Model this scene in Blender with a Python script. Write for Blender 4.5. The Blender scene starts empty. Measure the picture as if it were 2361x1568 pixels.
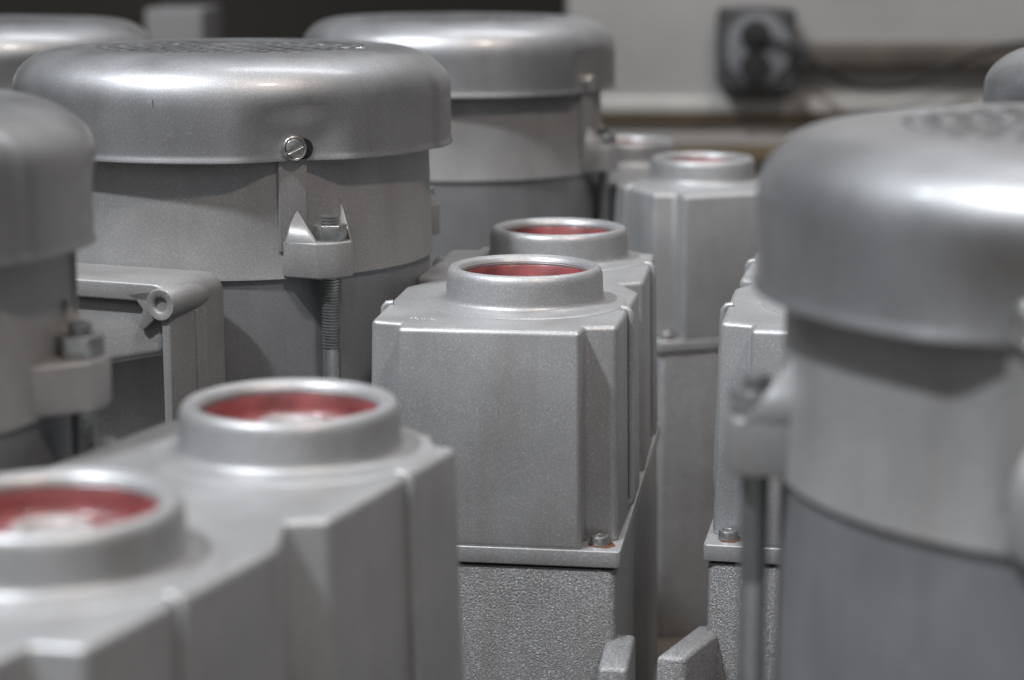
import bpy, bmesh, math, random
from math import sin, cos, pi, radians, sqrt, atan2
from mathutils import Vector, Matrix
random.seed(7)
SC = bpy.context.scene
COL = SC.collection
CZ = 0.362                      # camera height above the bench top

# ------------------------------------------------------------------ camera
FPX, HOR = 4800.0, -140.0       # focal length and horizon in units of a 2361 px wide picture
pitch = math.atan((784.0 - HOR) / FPX)
cam_d = bpy.data.cameras.new('camera')
cam = bpy.data.objects.new('camera', cam_d); COL.objects.link(cam)
cam.location = (0, 0, CZ)
cam.rotation_euler = (pi / 2 - pitch, 0, 0)
cam_d.sensor_width = 36.0
cam_d.lens = 36.0 * FPX / 2361.0
cam_d.clip_start = 0.02; cam_d.clip_end = 60
cam_d.dof.use_dof = True
cam_d.dof.focus_distance = 0.735
cam_d.dof.aperture_fstop = 9.0
cam_d.dof.aperture_blades = 9
SC.camera = cam

# ------------------------------------------------------------------ world: a dim workshop
W = bpy.data.worlds.new('World'); SC.world = W; W.use_nodes = True
nt = W.node_tree; nt.nodes.clear()
out = nt.nodes.new('ShaderNodeOutputWorld'); bg = nt.nodes.new('ShaderNodeBackground')
tc = nt.nodes.new('ShaderNodeTexCoord'); sp = nt.nodes.new('ShaderNodeSeparateXYZ')
mr = nt.nodes.new('ShaderNodeMapRange'); cr = nt.nodes.new('ShaderNodeValToRGB')
mr.inputs[1].default_value = -1; mr.inputs[2].default_value = 1
nt.links.new(tc.outputs['Generated'], sp.inputs[0]); nt.links.new(sp.outputs['Z'], mr.inputs[0])
nt.links.new(mr.outputs[0], cr.inputs[0]); dk = nt.nodes.new('ShaderNodeVectorMath'); dk.operation = 'DOT_PRODUCT'; dk.inputs[1].default_value = (-.93, .30, -.2)
dm = nt.nodes.new('ShaderNodeMapRange'); dm.interpolation_type = 'SMOOTHSTEP'
dm.inputs[1].default_value = .1; dm.inputs[2].default_value = .8; dm.inputs[3].default_value = 1.0; dm.inputs[4].default_value = .28
ds = nt.nodes.new('ShaderNodeVectorMath'); ds.operation = 'SCALE'
nt.links.new(tc.outputs['Generated'], dk.inputs[0]); nt.links.new(dk.outputs['Value'], dm.inputs[0])
nt.links.new(cr.outputs[0], ds.inputs[0]); nt.links.new(dm.outputs[0], ds.inputs['Scale'])
def lobe(vec, a, b, lo, hi, src, col=(1, 1, 1)):
    d_ = nt.nodes.new('ShaderNodeVectorMath'); d_.operation = 'DOT_PRODUCT'; d_.inputs[1].default_value = vec
    m_ = nt.nodes.new('ShaderNodeMapRange'); m_.interpolation_type = 'SMOOTHSTEP'
    for i_, v_ in enumerate((a, b, lo, hi)): m_.inputs[i_ + 1].default_value = v_
    s_ = nt.nodes.new('ShaderNodeVectorMath'); s_.operation = 'SCALE'
    nt.links.new(tc.outputs['Generated'], d_.inputs[0]); nt.links.new(d_.outputs['Value'], m_.inputs[0])
    nt.links.new(src, s_.inputs[0]); nt.links.new(m_.outputs[0], s_.inputs['Scale'])
    return s_.outputs[0]
x_ = lobe((.95, -.1, -.1), .2, .85, 1.0, .30, ds.outputs[0])          # added dimming of the world from the right
x_ = lobe((-.42, -.9, .1), .35, .95, 1.0, 2.1, x_)                   # added glow from behind the camera to brighten front faces
nt.links.new(x_, bg.inputs[0])
nt.links.new(bg.outputs[0], out.inputs[0])
e = cr.color_ramp.elements
e[0].position = 0.0; e[0].color = (.05, .047, .045, 1)
e[1].position = 1.0; e[1].color = (.52, .535, .56, 1)
for p_, c_ in ((.42, (.14, .14, .14)), (.50, (.24, .242, .245)), (.60, (.34, .35, .365)), (.75, (.43, .445, .47))):
    x = cr.color_ramp.elements.new(p_); x.color = (*c_, 1)
bg.inputs[1].default_value = 0.56

def area(name, loc, target, sx, sy, power, col):
    l = bpy.data.lights.new(name, 'AREA'); l.shape = 'RECTANGLE'; l.size = sx; l.size_y = sy
    l.energy = power; l.color = col
    o = bpy.data.objects.new(name, l); COL.objects.link(o); o.location = loc
    d = Vector(target) - Vector(loc)
    o.rotation_euler = d.to_track_quat('-Z', 'Y').to_euler()
    return o
area('ceiling_or_fill_lamp', (-1.10, -.20, 2.35), (-.05, .8, .25), .24, .10, 65, (.93, .965, 1.0))
area('ceiling_or_fill_lamp', (.75, -.55, 2.35), (0, .8, .25), .28, .11, 23, (1.0, .85, .73))
area('ceiling_or_fill_lamp', (-1.7, .7, 2.2), (-.1, .8, .25), .10, .25, 8, (.9, .95, 1.0))
area('ceiling_or_fill_lamp', (.5, 1.35, 2.3), (.45, 1.95, .2), 1.4, .5, 19, (.98, .98, 1.0))  # added fill light to lift the wall, no such lamp seen

SC.view_settings.view_transform = 'Standard'
try: SC.view_settings.look = 'None'
except Exception: pass
SC.view_settings.exposure = 0.06; SC.view_settings.gamma = 1.0
SC.view_settings.use_curve_mapping = False
SC.cycles.max_bounces = 8

# ------------------------------------------------------------------ materials
def newmat(name):
    m = bpy.data.materials.new(name); m.use_nodes = True
    n = m.node_tree.nodes; l = m.node_tree.links
    return m, n, l, n['Principled BSDF']

def metal_paint(name, base, metallic=.7, rough=.42, grain=.10, gscale=2600, bump=.25, bdist=.0001, coarse=0.0, coat=0.0):
    """silver paint on a casting: fine flake grain, faint blotches, orange peel"""
    m, n, l, b = newmat(name)
    b.inputs['Metallic'].default_value = metallic
    b.inputs['Coat Weight'].default_value = coat; b.inputs['Coat Roughness'].default_value = .11
    co = n.new('ShaderNodeTexCoord')
    g = n.new('ShaderNodeTexNoise'); g.inputs['Scale'].default_value = gscale; g.inputs['Detail'].default_value = 2
    bl = n.new('ShaderNodeTexNoise'); bl.inputs['Scale'].default_value = 38; bl.inputs['Detail'].default_value = 4
    l.new(co.outputs['Object'], g.inputs['Vector']); l.new(co.outputs['Object'], bl.inputs['Vector'])
    mr1 = n.new('ShaderNodeMapRange'); mr1.inputs[1].default_value = .3; mr1.inputs[2].default_value = .7
    mr1.inputs[3].default_value = 1 - grain; mr1.inputs[4].default_value = 1 + grain
    l.new(g.outputs['Fac'], mr1.inputs[0])
    mr2 = n.new('ShaderNodeMapRange'); mr2.inputs[1].default_value = .3; mr2.inputs[2].default_value = .7
    mr2.inputs[3].default_value = .93; mr2.inputs[4].default_value = 1.05
    l.new(bl.outputs['Fac'], mr2.inputs[0])
    mu = n.new('ShaderNodeMath'); mu.operation = 'MULTIPLY'
    l.new(mr1.outputs[0], mu.inputs[0]); l.new(mr2.outputs[0], mu.inputs[1])
    vm = n.new('ShaderNodeVectorMath'); vm.operation = 'SCALE'; vm.inputs[0].default_value = base
    fl = n.new('ShaderNodeTexNoise'); fl.inputs['Scale'].default_value = gscale * .8; fl.inputs['Detail'].default_value = 0
    l.new(co.outputs['Object'], fl.inputs['Vector'])
    fr_ = n.new('ShaderNodeMapRange'); fr_.inputs[1].default_value = .60; fr_.inputs[2].default_value = .72
    fr_.inputs[3].default_value = 1.0; fr_.inputs[4].default_value = 1.0 + grain * 2
    l.new(fl.outputs['Fac'], fr_.inputs[0])
    m3 = n.new('ShaderNodeMath'); m3.operation = 'MULTIPLY'
    l.new(mu.outputs[0], m3.inputs[0]); l.new(fr_.outputs[0], m3.inputs[1])
    l.new(m3.outputs[0], vm.inputs['Scale'])
    mp = n.new('ShaderNodeMapping'); mp.inputs['Scale'].default_value = (1, 1, .22)
    st = n.new('ShaderNodeTexNoise'); st.inputs['Scale'].default_value = 70; st.inputs['Detail'].default_value = 5; st.inputs['Roughness'].default_value = .6
    l.new(co.outputs['Object'], mp.inputs[0]); l.new(mp.outputs[0], st.inputs['Vector'])
    sr = n.new('ShaderNodeMapRange'); sr.inputs[1].default_value = .48; sr.inputs[2].default_value = .74; sr.inputs[3].default_value = 0; sr.inputs[4].default_value = .34
    l.new(st.outputs['Fac'], sr.inputs[0])
    mx = n.new('ShaderNodeMix'); mx.data_type = 'RGBA';
    mx.inputs[7].default_value = (base[0] * .62, base[1] * .56, base[2] * .50, 1)
    l.new(sr.outputs[0], mx.inputs[0]); l.new(vm.outputs[0], mx.inputs[6]); l.new(mx.outputs[2], b.inputs['Base Color'])
    mr3 = n.new('ShaderNodeMapRange'); mr3.inputs[1].default_value = .3; mr3.inputs[2].default_value = .7
    mr3.inputs[3].default_value = rough - .05; mr3.inputs[4].default_value = rough + .06
    l.new(bl.outputs['Fac'], mr3.inputs[0]); l.new(mr3.outputs[0], b.inputs['Roughness'])
    bp = n.new('ShaderNodeBump'); bp.inputs['Strength'].default_value = bump; bp.inputs['Distance'].default_value = bdist
    if coarse:
        c = n.new('ShaderNodeTexNoise'); c.inputs['Scale'].default_value = coarse; c.inputs['Detail'].default_value = 5
        c.inputs['Roughness'].default_value = .65
        l.new(co.outputs['Object'], c.inputs['Vector']); l.new(c.outputs['Fac'], bp.inputs['Height'])
    else:
        l.new(g.outputs['Fac'], bp.inputs['Height'])
    l.new(bp.outputs[0], b.inputs['Normal'])
    return m

def plain(name, col, rough=.5, metallic=0.0, var=.1, scale=60, coat=0.0, bump=0):
    m, n, l, b = newmat(name)
    b.inputs['Metallic'].default_value = metallic; b.inputs['Roughness'].default_value = rough
    b.inputs['Coat Weight'].default_value = coat; b.inputs['Coat Roughness'].default_value = .12
    co = n.new('ShaderNodeTexCoord'); g = n.new('ShaderNodeTexNoise')
    g.inputs['Scale'].default_value = scale; g.inputs['Detail'].default_value = 4
    l.new(co.outputs['Object'], g.inputs['Vector'])
    r = n.new('ShaderNodeMapRange'); r.inputs[1].default_value = .25; r.inputs[2].default_value = .75
    r.inputs[3].default_value = 1 - var; r.inputs[4].default_value = 1 + var
    l.new(g.outputs['Fac'], r.inputs[0])
    vm = n.new('ShaderNodeVectorMath'); vm.operation = 'SCALE'; vm.inputs[0].default_value = col
    l.new(r.outputs[0], vm.inputs['Scale']); l.new(vm.outputs[0], b.inputs['Base Color'])
    if bump:
        bp = n.new('ShaderNodeBump'); bp.inputs['Strength'].default_value = bump; bp.inputs['Distance'].default_value = .002
        l.new(g.outputs['Fac'], bp.inputs['Height']); l.new(bp.outputs[0], b.inputs['Normal'])
    return m

SILVER = (.33, .335, .345)
M = {}
M['cover'] = metal_paint('silver_cover_paint', (.33, .335, .347), .74, .46, .12, 2600, .2, coat=.32)
M['cast'] = metal_paint('silver_casting_paint', (.30, .30, .302), .30, .46, .11, 2200, .35)
M['stator'] = metal_paint('silver_stator_paint', (.225, .23, .243), .42, .48, .10, 2400, .3)
M['box'] = metal_paint('silver_box_paint', (.385, .392, .402), .50, .44, .115, 1900, .4)
M['rough'] = metal_paint('rough_sand_casting', (.31, .315, .325), .45, .36, .30, 1700, .9, .0005, coarse=1700)
M['steel'] = plain('zinc_steel', (.42, .43, .43), .35, .9, .15, 600)
M['bright'] = plain('bright_screw_steel', (.62, .62, .60), .28, .95, .15, 500)
M['dark'] = plain('dark_gap', (.012, .012, .013), .8)
M['red'] = plain('red_plug_plastic', (.20, .045, .047), .45, 0, .5, 90, .10)
M['pale'] = plain('pale_plug_hub', (.36, .33, .33), .5, .1, .15, 90)
M['rust'] = plain('rust', (.12, .048, .018), .9, 0, .7, 1100)
M['ink'] = plain('chalky_casting_mark', (.72, .72, .72), .5, .3, .3, 1500)
M['wall'] = plain('grey_wall_paint', (.30, .291, .284), .8, 0, .2, 5)
M['lowwall'] = plain('lower_wall_paint', (.30, .29, .28), .8, 0, .15, 9)
M['ledge'] = plain('worn_ledge_paint', (.33, .32, .305), .6, 0, .12, 14)
M['ochre'] = plain('brown_batten_and_shade', (.10, .075, .04), .8, 0, .35, 14)  # brown of the batten, and of the shade painted under the ledge
M['conduit'] = plain('dull_conduit', (.065, .055, .045), .6, .2, .3, 18)
M['plate'] = plain('grey_outlet_plate', (.15, .155, .168), .55, .2, .1, 30)
M['boxgrey'] = plain('dark_outlet_box', (.05, .051, .054), .55, .2, .3, 30)
M['black'] = plain('black_rubber', (.009, .009, .010), .8)
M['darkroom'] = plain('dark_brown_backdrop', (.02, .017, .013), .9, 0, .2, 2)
M['cabinet'] = plain('pale_grey_cabinet', (.15, .147, .15), .6, 0, .05, 4)
M['bench'] = plain('worn_bench_wood', (.13, .11, .09), .75, 0, .3, 12, 0, .4)
# bench boards: streaks along x
# ------------------------------------------------------------------ mesh helpers
def finish(bm, name, mat, parent=None, smooth=35, bevel=0, segs=3, blimit=28):
    bmesh.ops.remove_doubles(bm, verts=bm.verts, dist=1e-7)
    bmesh.ops.recalc_face_normals(bm, faces=bm.faces)
    me = bpy.data.meshes.new(name); bm.to_mesh(me); bm.free()
    for p in me.polygons: p.use_smooth = True
    me.set_sharp_from_angle(angle=radians(smooth))
    o = bpy.data.objects.new(name, me); COL.objects.link(o)
    me.materials.append(mat)
    if parent is not None: o.parent = parent
    if bevel:
        b = o.modifiers.new('bevel', 'BEVEL'); b.width = bevel; b.segments = segs
        b.limit_method = 'ANGLE'; b.angle_limit = radians(blimit); b.harden_normals = False
        me.set_sharp_from_angle(angle=radians(180))
    return o

def lathe(bm, prof, n=96, rf=None, mat=None, closed=False):
    rings = []
    for (r, z) in prof:
        if r < 1e-6:
            v = bm.verts.new((0, 0, z)); rings.append([v]); continue
        ring = []
        for i in range(n):
            t = 2 * pi * i / n
            rr, zz = (r, z) if rf is None else rf(t, r, z)
            ring.append(bm.verts.new((rr * sin(t), -rr * cos(t), zz)))     # t counted counter-clockwise from -Y
        rings.append(ring)
    pairs = list(zip(rings, rings[1:]))
    if closed: pairs.append((rings[-1], rings[0]))
    for a, b in pairs:
        if len(a) == 1 and len(b) == 1: continue
        for i in range(n):
            j = (i + 1) % n
            if len(a) == 1: bm.faces.new((a[0], b[i], b[j]))
            elif len(b) == 1: bm.faces.new((a[i], b[0], a[j]))
            else: bm.faces.new((a[i], b[i], b[j], a[j]))
    if mat is not None: bmesh.ops.transform(bm, matrix=mat, verts=[v for r in rings for v in r])

def prism(bm, poly, z0, z1, s1=1.0, c=(0, 0), mat=None):
    """poly at z0 ; at z1 scaled about c by s1"""
    a = [bm.verts.new((x, y, z0)) for x, y in poly]
    b = [bm.verts.new((c[0] + (x - c[0]) * s1, c[1] + (y - c[1]) * s1, z1)) for x, y in poly]
    bm.faces.new(a[::-1]); bm.faces.new(b)
    for i in range(len(poly)):
        j = (i + 1) % len(poly)
        bm.faces.new((a[i], a[j], b[j], b[i]))
    if mat is not None: bmesh.ops.transform(bm, matrix=mat, verts=a + b)

def cube(bm, x0, x1, y0, y1, z0, z1, mat=None):
    prism(bm, [(x0, y0), (x1, y0), (x1, y1), (x0, y1)], z0, z1, mat=mat)

def rrect(x0, x1, y0, y1, r, k=6):
    pts = []
    for cx, cy, a0 in ((x1 - r, y0 + r, -90), (x1 - r, y1 - r, 0), (x0 + r, y1 - r, 90), (x0 + r, y0 + r, 180)):
        for i in range(k + 1):
            a = radians(a0 + 90 * i / k); pts.append((cx + r * cos(a), cy + r * sin(a)))
    return pts

def rounded(poly, r, k=4):
    """round the corners of a polygon"""
    out = []; n = len(poly)
    for i in range(n):
        p0, p1, p2 = Vector(poly[i - 1]), Vector(poly[i]), Vector(poly[(i + 1) % n])
        d0 = (p0 - p1); d2 = (p2 - p1)
        q = min(r, d0.length * .45, d2.length * .45)
        a = p1 + d0.normalized() * q; b = p1 + d2.normalized() * q
        for s in range(k + 1):
            t = s / k; out.append(tuple((1 - t) ** 2 * a + 2 * t * (1 - t) * p1 + t * t * b))
    return out

def tube(bm, pts, rad, n=12):
    rings = []
    for i, p in enumerate(pts):
        p = Vector(p); d = (Vector(pts[min(i + 1, len(pts) - 1)]) - Vector(pts[max(i - 1, 0)])).normalized()
        u = d.cross(Vector((0, 1, 0.01))).normalized(); v = d.cross(u)
        rings.append([bm.verts.new(p + rad * (cos(2 * pi * k / n) * u + sin(2 * pi * k / n) * v)) for k in range(n)])
    for a, b in zip(rings, rings[1:]):
        for i in range(n):
            j = (i + 1) % n; bm.faces.new((a[i], a[j], b[j], b[i]))
    bm.faces.new(rings[0]); bm.faces.new(rings[-1][::-1])

def empty(name, loc, rz=0, label=None, cat=None, group=None):
    o = bpy.data.objects.new(name, None); COL.objects.link(o)
    o.location = loc; o.rotation_euler = (0, 0, rz); o.empty_display_size = .05
    if label: o['label'] = label
    if cat: o['category'] = cat
    if group: o['group'] = group
    return o

def structure(o): o['kind'] = 'structure'; return o
def Z(h): return CZ - h            # h = metres below the lens

def polar(t, r, z=0):              # angle in degrees, counter-clockwise from -Y
    a = radians(t); return Vector((r * sin(a), -r * cos(a), z))
def radial(t, r, z):               # frame: x tangential, y inward (so -y outward), z up
    a = radians(t); return Matrix.Translation(polar(t, r, z)) @ Matrix.Rotation(a, 4, 'Z')

# heights (below the lens), shared by every blower
H_TOP, H_RIM, H_SCREW, H_SEAM = .0410, .0785, .0739, .1218
H_LUG0, H_LUG1, H_NUT, H_TIP, H_THREAD = .1077, .1212, .1018, .0985, .148
H_PORT, H_BOX, H_FL0, H_FL1, H_BASE = .1150, .1285, .2032, .2090, .3620
SCREWS = [31 + 90 * k for k in range(4)]
BOLTS = [39.4 + 90 * k for k in range(4)]

# ------------------------------------------------------------------ the motor
def sstep(a, b, x):
    t = max(0, min(1, (x - a) / (b - a))); return t * t * (3 - 2 * t)
def angdiff(a, b): return (a - b + 180) % 360 - 180

def cover_rf(t, r, z):
    """spun cover: flats where the screws sit, one wider lobe"""
    d = degrees_ = math.degrees(t)
    zt = Z(H_TOP); dz = zt - z                     # 0 top .. .0375 rim
    rr = r
    if r > .05:
        a = angdiff(d, 31 + 47)
        lobe = sstep(0, 3.5, a) * (1 - sstep(44, 62, a))
        rr += .0014 * lobe * sstep(.002, .014, dz)
        for s in SCREWS:
            a = abs(angdiff(d, s))
            if a < 18:
                k = sstep(.0140, .0285, dz) * (1 - sstep(2.5, 16.5, a))
                rr -= (.0044 + max(0, r - .0851)) * k
    return rr, z

def cover_mesh(root, extra):
    bm = bmesh.new(); zt = Z(H_TOP)
    prof = [(.0545, zt - .0005), (.056, zt - .0001)]
    r0, r1, hh = .0605, .0848, .0180
    for i in range(0, 15):
        a = pi / 2 * i / 14
        prof.append((r0 + (r1 - r0) * sin(a) ** .88, zt - hh * (1 - cos(a) ** .88)))
    prof += [(.0848, zt - .022), (.0848, zt - .026), (.0848, zt - .030), (.0848, zt - .0345), (.0850, zt - .0360),
             (.0855, zt - .0369), (.0855, zt - .0376), (.0848, zt - .0376), (.0840, zt - .0360), (.0836, zt - .030),
             (.0830, zt - .0205), (.0780, zt - .008), (.0570, zt - .0020), (.0545, zt - .0018)]
    lathe(bm, prof, 288, cover_rf, closed=True)
    return finish(bm, 'fan_cover', M['cover'], root, smooth=60)

def grille_mesh(cover):
    bm = bmesh.new(); zt = Z(H_TOP)
    def zf(r): return zt + .0010 * (1 - (r / .056) ** 2) - .0002
    TH = .0014
    lathe(bm, [(0, zf(0)), (.006, zf(.006)), (.0095, zf(.0095)), (.0095, zf(.0095) - TH), (.0, zf(0) - TH)], 72)
    def cell(ra, rb, a0, a1, n, up=0.0):
        for i in range(n):
            b0 = a0 + (a1 - a0) * i / n; b1 = a0 + (a1 - a0) * (i + 1) / n
            vs = []
            for (r, z) in ((ra, zf(ra) + up), (rb, zf(rb) + up), (rb, zf(rb) - TH), (ra, zf(ra) - TH)):
                for a in (b0, b1): vs.append(bm.verts.new((r * sin(a), -r * cos(a), z)))
            for f in ((0, 1, 3, 2), (2, 3, 5, 4), (4, 5, 7, 6), (6, 7, 1, 0), (0, 2, 4, 6), (1, 7, 5, 3)): bm.faces.new([vs[j] for j in f])
    r = .0095; k = 0
    while r < .0525:
        slot, bar = .0044, .0024                     # open ring width, solid ring width
        if r + slot + bar > .0555: slot = .0548 - r - bar
        n = max(6, int(round(2 * pi * (r + slot / 2) / .0098)))
        for j in range(n):                          # spokes between the slots, staggered ring by ring
            ac = 2 * pi * (j + (.5 if k % 2 else 0)) / n; w = .0026 / (r + slot / 2) / 2
            cell(r, r + slot, ac - w, ac + w, 1)
        cell(r + slot, min(r + slot + bar, .0548), 0, 2 * pi, 96)
        r += slot + bar; k += 1
    return finish(bm, 'fan_grille', M['cover'], cover, smooth=30)

def fan_mesh(root):
    bm = bmesh.new()
    lathe(bm, [(0, Z(.050)), (.06, Z(.052)), (.074, Z(.056)), (.074, Z(.060)), (0, Z(.060))], 48)
    return finish(bm, 'cooling_fan', M['dark'], root)

def cover_screw(cover, ang):
    z = Z(H_SCREW)
    fr = radial(ang, .0808, z) @ Matrix.Rotation(pi / 2, 4, 'X')      # local z -> outward (-y)
    bm = bmesh.new()
    lathe(bm, [(0, -.001), (.0047, -.001), (.0047, .0008), (.0044, .0016), (.0040, .0018), (.0036, .0015), (.0036, .0003), (0, .0003)], 32, mat=fr)
    # slotted cheese head: two D shapes either side of the slot
    rot = Matrix.Rotation(radians(24), 4, 'Z')
    for s in (0, pi):
        pts = []
        for i in range(13):
            a = radians(12 + 156 * i / 12); pts.append((.0034 * cos(a), .0034 * sin(a)))
        prism(bm, pts, .0002, .0019, mat=fr @ rot @ Matrix.Rotation(s, 4, 'Z'))
    o = finish(bm, 'cover_screw', M['bright'], cover, bevel=.00018, segs=2)
    bm = bmesh.new()
    prism(bm, rrect(-.0040, .0072, -.0042, .0034, .0036), -.0012, .00025, mat=fr)
    finish(bm, 'screw_slot', M['dark'], cover)
    return o

def housing_mesh(root):
    bm = bmesh.new()
    lathe(bm, [(.060, Z(.060)), (.0765, Z(.060)), (.0772, Z(.075)), (.0778, Z(.100)), (.0784, Z(H_SEAM - .0022)),
               (.0788, Z(H_SEAM - .0010)), (.0789, Z(H_SEAM)), (.070, Z(H_SEAM))], 192)
    o = finish(bm, 'end_bell', M['cast'], root, smooth=40)
    for s in SCREWS:                                       # strap down which the cover screw holds
        bm = bmesh.new(); fr = radial(s, 0, 0)
        prism(bm, [(-.0054, -.0792), (.0054, -.0792), (.0056, -.0740), (-.0056, -.0740)], Z(.1120), Z(.066), mat=fr)
        finish(bm, 'screw_strap', M['cast'], o, bevel=.0005)
    return o

def stator_mesh(root):
    bm = bmesh.new()
    lathe(bm, [(.068, Z(H_SEAM) - .0001), (.0772, Z(H_SEAM) - .0001), (.0776, Z(.126)), (.0782, Z(.20)), (.0790, Z(.262)), (.0815, Z(.266)), (.083, Z(.268)),
               (.112, Z(.270)), (.115, Z(.273)), (.115, Z(.33)), (.112, Z(H_BASE)), (0, Z(H_BASE))], 160)
    return finish(bm, 'stator_housing', M['stator'], root, smooth=40)

def lug_mesh(root, ang, bare=False):
    bm = bmesh.new(); fr = radial(ang, 0, 0)
    poly = [(-.0165, -.0745), (-.0150, -.0795), (-.0078, -.0893), (-.0015, -.0913), (.0062, -.0903), (.0080, -.0860), (.0086, -.0745)]
    prism(bm, poly, Z(H_LUG1), Z(H_LUG0), mat=fr)
    lug = finish(bm, 'mounting_lug', M['cast'], root, bevel=.0009)
    for base, apex in (((( -.0155, .0790), (-.0080, .0888), (-.0062, .0885), (-.0060, .0760), (-.0150, .0760)), (-.0106, .0770, Z(.0948))),
                       (((.0066, .0762), (.0064, .0885), (.0078, .0878), (.0088, .0760)), (.0078, .0770, Z(.0925)))):
        if bare and apex[0] < 0: continue
        bm = bmesh.new()
        lo = [bm.verts.new(fr @ Vector((t, -r, Z(H_LUG0 + .001)))) for t, r in base]
        ap = bm.verts.new(fr @ Vector((apex[0], -apex[1], apex[2])))
        bm.faces.new(lo)
        for i in range(len(lo)): bm.faces.new((lo[i], lo[(i + 1) % len(lo)], ap))
        finish(bm, 'lug_gusset', M['cast'], lug, bevel=.0004, segs=2)
    # nut
    RB = .0842
    bm = bmesh.new(); c = radial(ang + 0, RB, 0) @ Matrix.Rotation(radians(8), 4, 'Z')
    hexa = [(.0064 * cos(radians(60 * k + 30)), .0064 * sin(radians(60 * k + 30))) for k in range(6)]
    prism(bm, hexa, Z(H_LUG0) - .0002, Z(H_NUT), mat=c)
    finish(bm, 'hex_nut', M['steel'], root, bevel=.0005)
    # rod: threaded top, then smooth shank
    bm = bmesh.new(); prof = [(0, Z(H_TIP)), (.0026, Z(H_TIP))]; z = Z(H_TIP) - .0003; p = .00112
    while z > Z(H_THREAD):
        prof += [(.0034, z), (.0034, z - p * .3), (.0028, z - p * .55), (.0028, z - p * .75)]; z -= p
    prof += [(.0033, Z(H_THREAD) - .001), (.0033, Z(.27)), (0, Z(.27))]
    lathe(bm, prof, 24, mat=radial(ang, RB, 0))
    finish(bm, 'tie_rod', M['steel'], root, smooth=25)

def terminal_box(root, ang):
    """open cast box on the side of the stator; frame x = sideways, z = outward"""
    A = radians(ang)
    # local: X sideways (to the right seen from outside), Y up, Z outward
    F = Matrix.Rotation(A, 4, 'Z') @ Matrix(((1, 0, 0, 0), (0, 0, -1, 0), (0, 1, 0, 0), (0, 0, 0, 1)))
    yt, yb = Z(.1168), Z(.190)
    outer = rrect(-.037, .037, yb, yt, .0065, 6)
    inner = rrect(-.0335, .0335, yb + .0035, yt - .0066, .0090, 6)
    bm = bmesh.new()
    def ring(pts, n): return [bm.verts.new(F @ Vector((x, y, n))) for x, y in pts]
    of, ob = ring(outer, .1122), ring([(x * 1.085, y) for x, y in outer], .0800)
    nf, nb = ring(inner, .1122), ring([(x * .97, y) for x, y in inner], .0870)
    k = len(outer)
    for i in range(k):
        j = (i + 1) % k
        bm.faces.new((of[i], of[j], ob[j], ob[i])); bm.faces.new((of[i], nf[i], nf[j], of[j])); bm.faces.new((nf[i], nb[i], nb[j], nf[j]))
    bm.faces.new(nb); bm.faces.new(ob[::-1])
    box = finish(bm, 'terminal_box', M['cast'], root, bevel=.0010, blimit=40)
    bm = bmesh.new()
    prism(bm, rrect(-.030, .030, yb + .004, yt - .003, .004), .060, .0838, mat=F)
    finish(bm, 'box_neck', M['cast'], box, bevel=.001)
    for x, y in ((.0340, Z(.1238)), (-.0340, Z(.1238)), (.0330, yb + .0045), (-.0330, yb + .0045)):
        bm = bmesh.new()
        T = F @ Matrix.Translation((x, y, 0))
        lathe(bm, [(0, .0835), (.0050, .0835), (.0057, .0950), (.0057, .1128), (.0053, .1134), (.0030, .1134), (.0026, .1130), (.0025, .104), (0, .104)], 40, mat=T)
        finish(bm, 'screw_boss', M['cast'], box, smooth=50)
    # small web of flash from the boss into the opening
    bm = bmesh.new()
    prism(bm, [(.0325, Z(.1280)), (.0262, Z(.1336)), (.0238, Z(.1312)), (.0262, Z(.1262)), (.0235, Z(.1230)), (.0180, Z(.1212)), (.0300, Z(.1190))], .1040, .1122, mat=F)
    finish(bm, 'boss_web', M['cast'], box, bevel=.0006)
    # vertical ribs down the outer wall
    bm = bmesh.new()
    for n0, n1 in ((.0905, .0925), (.0965, .0978)):
        cube(bm, .0365, .0392, yb + .004, yt - .011, n0, n1, mat=F)
    finish(bm, 'wall_rib', M['cast'], box, bevel=.0005)
    # cast web inside: slopes outward from the top, then drops
    bm = bmesh.new()
    v = [bm.verts.new(F @ Vector(p)) for p in ((-.0330, yt - .0060, .0875), (.0330, yt - .0060, .0875), (.0330, yt - .0060, .1085), (-.0330, yt - .0060, .1085),
         (.0330, Z(.1420), .1105), (-.0330, Z(.1560), .1105), (.0330, Z(.1445), .0875), (-.0330, Z(.1585), .0875))]
    for f in ((0, 1, 2, 3), (3, 2, 4, 5), (5, 4, 6, 7), (7, 6, 1, 0), (0, 3, 5, 7), (1, 6, 4, 2)): bm.faces.new([v[i] for i in f])
    finish(bm, 'inner_web', M['cast'], box, bevel=.003, segs=4, blimit=15)
    # foot lug at lower right
    bm = bmesh.new()
    prism(bm, [(.020, Z(.1800)), (.036, Z(.1800)), (.036, Z(.1735)), (.0265, Z(.1722)), (.0225, Z(.1740))], .098, .1126, mat=F)
    finish(bm, 'corner_lug', M['cast'], box, bevel=.0012)
    return box

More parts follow.
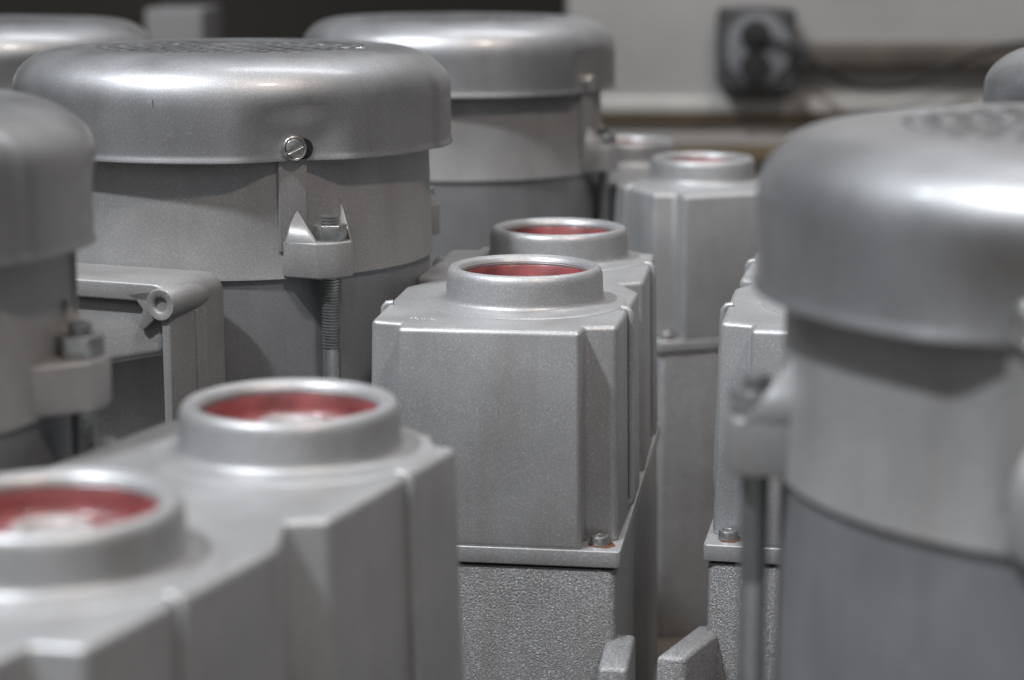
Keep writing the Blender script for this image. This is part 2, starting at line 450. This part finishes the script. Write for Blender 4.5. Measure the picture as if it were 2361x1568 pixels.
# ------------------------------------------------------------------ ported box (origin = near port, y along the two ports)
SP = .1045
def box_outline():
    R = [(.0262, -.0560), (.0264, -.0448), (.0376, -.0434), (.0392, .0270), (.0302, .0465), (.0392, .0508),
         (.0380, .1240), (.0270, .1255), (.0266, .1350)]
    L = [(-x - .0098, y) for x, y in R[::-1]]
    return R + L
def port_housing(root, px, py, rz, rust=True, lugs=True, flip=False):
    """px,py,rz: place on the blower"""
    T = Matrix.Translation((px, py, 0)) @ Matrix.Rotation(rz, 4, 'Z')
    c = (-.0035, .040)
    bm = bmesh.new()
    prism(bm, box_outline(), Z(H_BOX), Z(H_FL0) - .0005, 1.028, c, mat=T)
    box = finish(bm, 'port_housing', M['box'], root, bevel=.0018, segs=4, blimit=18)
    bm = bmesh.new()
    prism(bm, rrect(-.0505, .0405, -.0590, .1380, .0016, 3), Z(H_FL1), Z(H_FL0), mat=T)
    finish(bm, 'housing_flange', M['box'], box, bevel=.0006)
    for yy in (-.0122, .0928):
        for sx in (1, -1):
            bm = bmesh.new()
            x0 = .0390 if sx > 0 else -.0488
            def q(x, y, z, f): return Vector((c[0] + (x - c[0]) * f, c[1] + (y - c[1]) * f, z))
            tube(bm, [T @ q(x0 + sx * o, yy, zz, f) for o, zz, f in ((-.0030, Z(H_BOX) + .0004, 1), (-.0008, Z(H_BOX) + .0001, 1), (.0002, Z(H_BOX) - .0012, 1), (.0004, Z(H_BOX) - .0040, 1.001),
                      (.0006, Z(.18), 1.018), (.0006, Z(.1960), 1.026), (.0000, Z(.1978), 1.026), (-.0015, Z(.1988), 1.026))], .0014, 10)
            finish(bm, 'side_rib', M['box'], box, smooth=80)
    for yy in (0, SP):
        P = T @ Matrix.Translation((0, yy, Z(H_BOX)))
        bm = bmesh.new()
        prof = [(.0368, -.0025), (.0368, .0001), (.0362, .0005), (.0345, .0007), (.0315, .0009), (.0298, .0013), (.0288, .0021), (.0284, .0032), (.0283, .0050),
                (.0281, .0098), (.0279, .0112), (.0274, .0124), (.0266, .0132), (.0257, .0135), (.0254, .0134), (.0252, .0131), (.0250, .0133),
                (.0245, .0132), (.0236, .0127), (.0231, .0118)]
        prof += [(.0228, .0112), (.0230, .0108), (.0228, .0106), (.0230, .0103), (.0230, .0005)]
        lathe(bm, prof, 128, mat=P)
        finish(bm, 'port_neck', M['box'], box, smooth=50)
        bm = bmesh.new()
        lathe(bm, [(.0229, .0099), (.0226, .0100), (.0222, .0094), (.0217, .0066), (.0207, .0045), (.0186, .0034), (.0140, .0030), (0, .0030)], 96, mat=P)
        finish(bm, 'port_plug', M['red'], box, smooth=60)
        bm = bmesh.new()
        lathe(bm, [(.0094, .0030), (.0091, .0066), (.0083, .0078), (.0070, .0080), (.0058, .0075), (.0052, .0060), (0, .0058)], 64, mat=P)
        finish(bm, 'plug_hub', M['pale'], box, smooth=60)
    k = 0
    for x, y in ((.0328, -.0508), (-.0428, -.0508), (.0352, .0445), (-.0452, .0445), (.0330, .1310), (-.0428, .1310)):
        P = T @ Matrix.Translation((x, y, Z(H_FL0)))
        bm = bmesh.new()
        lathe(bm, [(0, .0), (.0033, .0), (.0033, .0027), (.0030, .0032), (.0021, .0033), (.0018, .0028), (.0017, .0016), (0, .0016)], 28, mat=P)
        finish(bm, 'flange_screw', M['steel'], box, smooth=40)
        if rust:
            bm = bmesh.new(); n = 40; rnd = random.Random(k + 3)
            ph = [rnd.uniform(0, 6.28) for _ in range(4)]
            a, b = [], []
            for i in range(n):
                t = 2 * pi * i / n
                ro = .0044 + .0009 * sin(t + ph[0]) + .0003 * sin(3 * t + ph[1]) + .0002 * sin(7 * t + ph[2])
                a.append(bm.verts.new(P @ Vector((.0032 * cos(t), .0032 * sin(t), .0003))))
                b.append(bm.verts.new(P @ Vector((ro * cos(t), ro * sin(t), .00012))))
            for i in range(n):
                j = (i + 1) % n; bm.faces.new((a[i], b[i], b[j], a[j]))
            finish(bm, 'rust_stain', M['rust'], box); k += 1
    bm = bmesh.new()
    prism(bm, rrect(-.0484, .0386, -.0574, .1359, .002, 3), Z(H_FL1) - .0012, Z(H_FL1) + .0002, mat=T)
    finish(bm, 'gasket', M['dark'], box)
    # base casting that carries it
    bm = bmesh.new()
    prism(bm, rrect(-.0490, .0392, -.0580, .1365, .003, 4), Z(H_FL1) - .0010, Z(H_BASE), 1.01, (-.0035, .04), mat=T)
    base = finish(bm, 'base_casting', M['rough'], root, bevel=.0010)
    for sx in ((1, -1) if lugs else ()):
        for yv, sy in ((-.0550, -1), (.1330, 1)):
            bm = bmesh.new()
            near = sy < 0
            cxx = (.0405 if near else .0330) * (1 if sx > 0 else -1) - (0 if sx > 0 else .0070)
            Q = T @ Matrix.Translation((cxx, yv, 0)) @ Matrix.Scale(sx, 4, (1, 0, 0)) @ Matrix.Scale(sy, 4, (0, 1, 0))
            lean = .0110 if (near and flip) else 0
            vs = [bm.verts.new(Q @ Vector(p)) for p in (
                (-.0050, -.004, Z(.2345)), (.0050, -.004, Z(.2345)), (.0050 + lean, .0275, Z(.2360)), (-.0050 + lean, .0275, Z(.2360)),
                (-.0060, -.004, Z(.32)), (.0060, -.004, Z(.32)), (.0060 + lean, .0300, Z(.32)), (-.0060 + lean, .0300, Z(.32)))]
            for f in ((0, 1, 2, 3), (7, 6, 5, 4), (0, 4, 5, 1), (1, 5, 6, 2), (2, 6, 7, 3), (3, 7, 4, 0)): bm.faces.new([vs[i] for i in f])
            finish(bm, 'foot_lug', M['rough'], base, bevel=.0017)
    return box

GROUP = 'silver blowers standing close together'
def blower(x, y, rot, label, mrot=0, term=-14, boff=(0, 0), brot=0, rust=True, lugs=True, bolts=None, flip=False, bare=-1, crot=0):
    """rot in degrees clockwise seen from above; local +y = line of the ports"""
    r = -radians(rot)
    root = empty('side_channel_blower', (x, y, 0), r, label, 'blower', GROUP)
    cov = cover_mesh(root, 0); g = grille_mesh(cov)
    for a in SCREWS: cover_screw(cov, a)
    fan = fan_mesh(root)
    kids_before = set(root.children)
    hb = housing_mesh(root); st = stator_mesh(root)
    for k, a in enumerate(bolts or BOLTS): lug_mesh(root, a, k == bare)
    if term is not None: terminal_box(root, term)
    if mrot:
        for ch in root.children: ch.rotation_euler = (0, 0, radians(mrot + (crot if ch in (cov, hb) else 0)))
    port_housing(root, .1254 + boff[0], -.067 + boff[1], radians(brot), rust, lugs, flip)
    return root

def local_off(x, y, rot, px, py):
    """blower at x,y turned rot (cw); where must its box sit so that its near port is at px,py"""
    a = radians(rot); dx, dy = px - x, py - y
    return dx * cos(a) - dy * sin(a) - .1254, dx * sin(a) + dy * cos(a) + .067

# x, y, rot
M1 = blower(-.1103, .8244, 8, 'sharp blower left of centre with slotted cover screw and bolted lug in focus',
            boff=local_off(-.1103, .8244, 8, .0046, .7406))
box1 = [c for c in M1.children if c.name.startswith('port_housing')][0]
BX, BY = local_off(-.1103, .8244, 8, .0046, .7406); BX += .1254; BY -= .067
bm = bmesh.new(); rr_ = random.Random(5)
for k in range(9):                                       # worn illegible cast mark on the top face
    x = BX - .0345 + k * .0012; y = BY - .0395 + rr_.uniform(-.0012, .0012)
    w = rr_.uniform(.00025, .0007); l = rr_.uniform(.0002, .0016)
    cube(bm, x, x + w, y, y + l, Z(H_BOX) - .0001, Z(H_BOX) + .00016)
finish(bm, 'casting_mark', M['ink'], box1)
cov1 = [c for c in M1.children if c.name.startswith('fan_cover')][0]
bm = bmesh.new()
fr = radial(-3.7, .08482, 0)
prism(bm, [(-.00008, -.00002), (.00008, -.00002), (.00006, .0006), (-.00006, .0006)], Z(.0588), Z(.0560), mat=fr)
finish(bm, 'paint_crack', M['dark'], cov1)
M0 = blower(-.1970, .548, 22.6, 'blurred near blower at left edge, two open red ports in the foreground', mrot=-24, bare=1, crot=30,
            boff=local_off(-.1970, .548, 22.6, -.0968, .4213))
M2 = blower(-.029, 1.140, -20, 'soft blower between the sharp one and the grey wall', mrot=9, term=-112,
            boff=local_off(-.029, 1.140, -20, .1027, 1.1205), lugs=False)
M3 = blower(.1408, .470, -23, 'largest blurred blower, its big dome filling the right edge', mrot=7.0, bare=2,
            bolts=[39.4, 129.4, 240, 309.4])
M4 = blower(-.274, 1.10, 5, 'farthest left blower, blurred cover in front of the dark backdrop')
M5 = blower(.272, .815, 191, 'blower mostly hidden behind the big right dome, cover edge and port box showing', mrot=2, flip=True,
            brot=180, boff=local_off(.272, .815, 191, .1262, .7340))

# ------------------------------------------------------------------ surroundings
bm = bmesh.new(); cube(bm, -1.2, 1.2, .15, 1.75, -.04, 0)
structure(finish(bm, 'table_top', M['bench'], None, bevel=.003))
bm = bmesh.new(); cube(bm, -6, 6, -4, 6, -.95, -.9)
structure(finish(bm, 'floor', M['lowwall']))

YW = 1.95
def wx(px, Y=YW, h=.08): return (px - 1180.5) / FPX * (Y * cos(pitch) + h * sin(pitch))
def wh(py, Y=YW):
    lo, hi = -.6, .8
    for _ in range(50):
        m = (lo + hi) / 2; zc = Y * cos(pitch) + m * sin(pitch); u = Y * sin(pitch) - m * cos(pitch)
        if 784 - FPX * u / zc < py: lo = m
        else: hi = m
    return lo
wall_l = wx(1310)
bm = bmesh.new(); cube(bm, wall_l, 2.6, YW, YW + .12, Z(wh(225)), 1.6)
o = finish(bm, 'back_wall', M['wall'], None, bevel=.003)
o['label'] = 'plain grey painted wall filling the upper right behind the blowers'; o['category'] = 'wall'
bm = bmesh.new(); cube(bm, wall_l + .01, 2.6, YW + .004, YW + .12, -.9, Z(wh(272)))
o = finish(bm, 'lower_wall', M['lowwall'])
o['label'] = 'lower grey wall panel below the pale ledge'; o['category'] = 'wall'
r = empty('wall_ledge', (wall_l, YW, Z(wh(240))), 0, 'pale worn ledge running along the wall below the outlet box', 'ledge')
bm = bmesh.new(); cube(bm, .012, 2.6 - wall_l, -.011, .10, Z(wh(262, YW)) - Z(wh(240)), Z(wh(221)) - Z(wh(240)))
finish(bm, 'ledge_board', M['ledge'], r, bevel=.004)
bm = bmesh.new(); cube(bm, .014, 2.6 - wall_l, -.006, .003, Z(wh(279)) - Z(wh(240)), Z(wh(262)) - Z(wh(240)) - .0005)  # brown strip colours in the shadow beneath the ledge
finish(bm, 'ledge_shade_strip', M['ochre'], r)
bm = bmesh.new(); cube(bm, wall_l + .02, 2.6, YW - .014, YW + .003, Z(wh(372)), Z(wh(333)))
o = finish(bm, 'wall_batten', M['ochre'], None, bevel=.003)
o['label'] = 'dark brown batten low on the wall behind the far port box'; o['category'] = 'batten'

# outlet box
ox, oz = wx(1737), Z(wh(108))
r = empty('outlet_box', (ox, YW, oz), 0, 'dark grey square electrical outlet box with a round faced plate on the wall', 'outlet')
hw, hhh = (wx(1822) - wx(1652)) / 2, (wh(202) - wh(16)) / 2
bm = bmesh.new(); prism(bm, rrect(-hw, hw, -hhh, hhh, .007), 0, .042, mat=Matrix.Rotation(pi / 2, 4, 'X'))
finish(bm, 'box_body', M['boxgrey'], r, bevel=.002)
bm = bmesh.new()
oc = [(hw * .90 * cos(radians(22.5 + 45 * k)) * 1.03, hhh * .90 * sin(radians(22.5 + 45 * k)) * 1.03) for k in range(8)]
prism(bm, rounded(oc, .008), .042, .045, mat=Matrix.Rotation(pi / 2, 4, 'X'))
finish(bm, 'face_plate', M['plate'], r, bevel=.001)
for cx_ in (-1, 1):
    for cy_ in (-1, 1):
        bm = bmesh.new(); lathe(bm, [(0, 0), (.0035, 0), (.003, .0025), (0, .003)], 20, mat=Matrix.Translation((cx_ * hw * .88, -.042, cy_ * hhh * .88)) @ Matrix.Rotation(pi / 2, 4, 'X'))
        finish(bm, 'plate_screw', M['boxgrey'], r)
py1, py2 = Z(wh(76)) - oz, Z(wh(148)) - oz
bm = bmesh.new()
lathe(bm, [(0, .045), (.0135, .045), (.0135, .050), (.0115, .0505), (0, .0495)], 40, mat=Matrix.Translation((-.003, 0, py2)) @ Matrix.Rotation(pi / 2, 4, 'X'))
finish(bm, 'socket', M['black'], r)
bm = bmesh.new()
lathe(bm, [(0, .045), (.0135, .045), (.0135, .0465), (0, .0468)], 40, mat=Matrix.Translation((-.003, 0, py1)) @ Matrix.Rotation(pi / 2, 4, 'X'))
finish(bm, 'socket', M['black'], r)
# cord with plug
r = empty('power_cord', (ox - .003, YW - .06, oz + py1), 0, 'black plug and drooping power cord leading off to the right from the outlet', 'cord')
bm = bmesh.new(); lathe(bm, [(0, -.015), (.0130, -.015), (.0130, -.010), (.0115, -.0075), (.0045, -.006), (0, -.006)], 32, mat=Matrix.Rotation(pi / 2, 4, 'X'))
finish(bm, 'plug', M['black'], r)
ctrl = [(1738, 80, .053), (1775, 90, .054), (1840, 116, .055), (1905, 160, .06), (1960, 192, .05), (2020, 204, .045), (2080, 200, .045), (2150, 174, .045), (2230, 135, .045), (2300, 112, .045), (2380, 98, .045), (2560, 85, .045), (2900, 80, .045)]
pts = []
for i in range(len(ctrl) - 1):
    p0 = ctrl[max(i - 1, 0)]; p1 = ctrl[i]; p2 = ctrl[i + 1]; p3 = ctrl[min(i + 2, len(ctrl) - 1)]
    for s in range(6):
        t = s / 6
        q = [.5 * (2 * b + (c - a) * t + (2 * a - 5 * b + 4 * c - d) * t * t + (-a + 3 * b - 3 * c + d) * t ** 3) for a, b, c, d in zip(p0, p1, p2, p3)]
        Yq = YW - q[2]
        pts.append((wx(q[0], Yq) - (ox - .003), Yq - (YW - .06), Z(wh(q[1], Yq)) - (oz + py1)))
bm = bmesh.new(); tube(bm, pts, .0026); finish(bm, 'cord', M['black'], r)
# conduit
r = empty('wall_conduit', (wx(1826), YW, Z(wh(126))), 0, 'brownish dull conduit channel running right from the outlet box', 'conduit')
bm = bmesh.new(); cube(bm, .0, 1.6, -.026, 0, -.0115, .0115)
finish(bm, 'channel', M['conduit'], r, bevel=.004)
bm = bmesh.new()
cube(bm, -.004, .012, -.030, 0, -.0135, .0135)
finish(bm, 'coupling', M['boxgrey'], r, bevel=.003)

# dark-coloured sheet standing in for the unlit opening behind on the left
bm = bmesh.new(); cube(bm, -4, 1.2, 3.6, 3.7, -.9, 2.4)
o = finish(bm, 'dark_opening_sheet', M['darkroom'])
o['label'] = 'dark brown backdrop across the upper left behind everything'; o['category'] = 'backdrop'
YC = 2.0
r = empty('grey_cabinet', (wx(402, YC), YC, Z(wh(120, YC))), 0, 'small pale grey sheet metal cabinet out of focus against the dark backdrop', 'cabinet')
cw = (wx(468, YC) - wx(330, YC)) / 2
bm = bmesh.new(); cube(bm, -cw, cw, -.0, .12, -.20, Z(wh(20, YC)) - Z(wh(120, YC)))
finish(bm, 'cabinet_body', M['cabinet'], r, bevel=.003)
bm = bmesh.new(); cube(bm, -cw * .93, cw * .93, -.004, .0, -.19, Z(wh(24, YC)) - Z(wh(120, YC)))
finish(bm, 'cabinet_door', M['cabinet'], r, bevel=.002)
bm = bmesh.new(); cube(bm, -cw * 1.0, cw * 1.0, .0, .12, -CZ - .6 - (Z(wh(120, YC)) - CZ), -.2005)
finish(bm, 'cabinet_base', M['cabinet'], r)
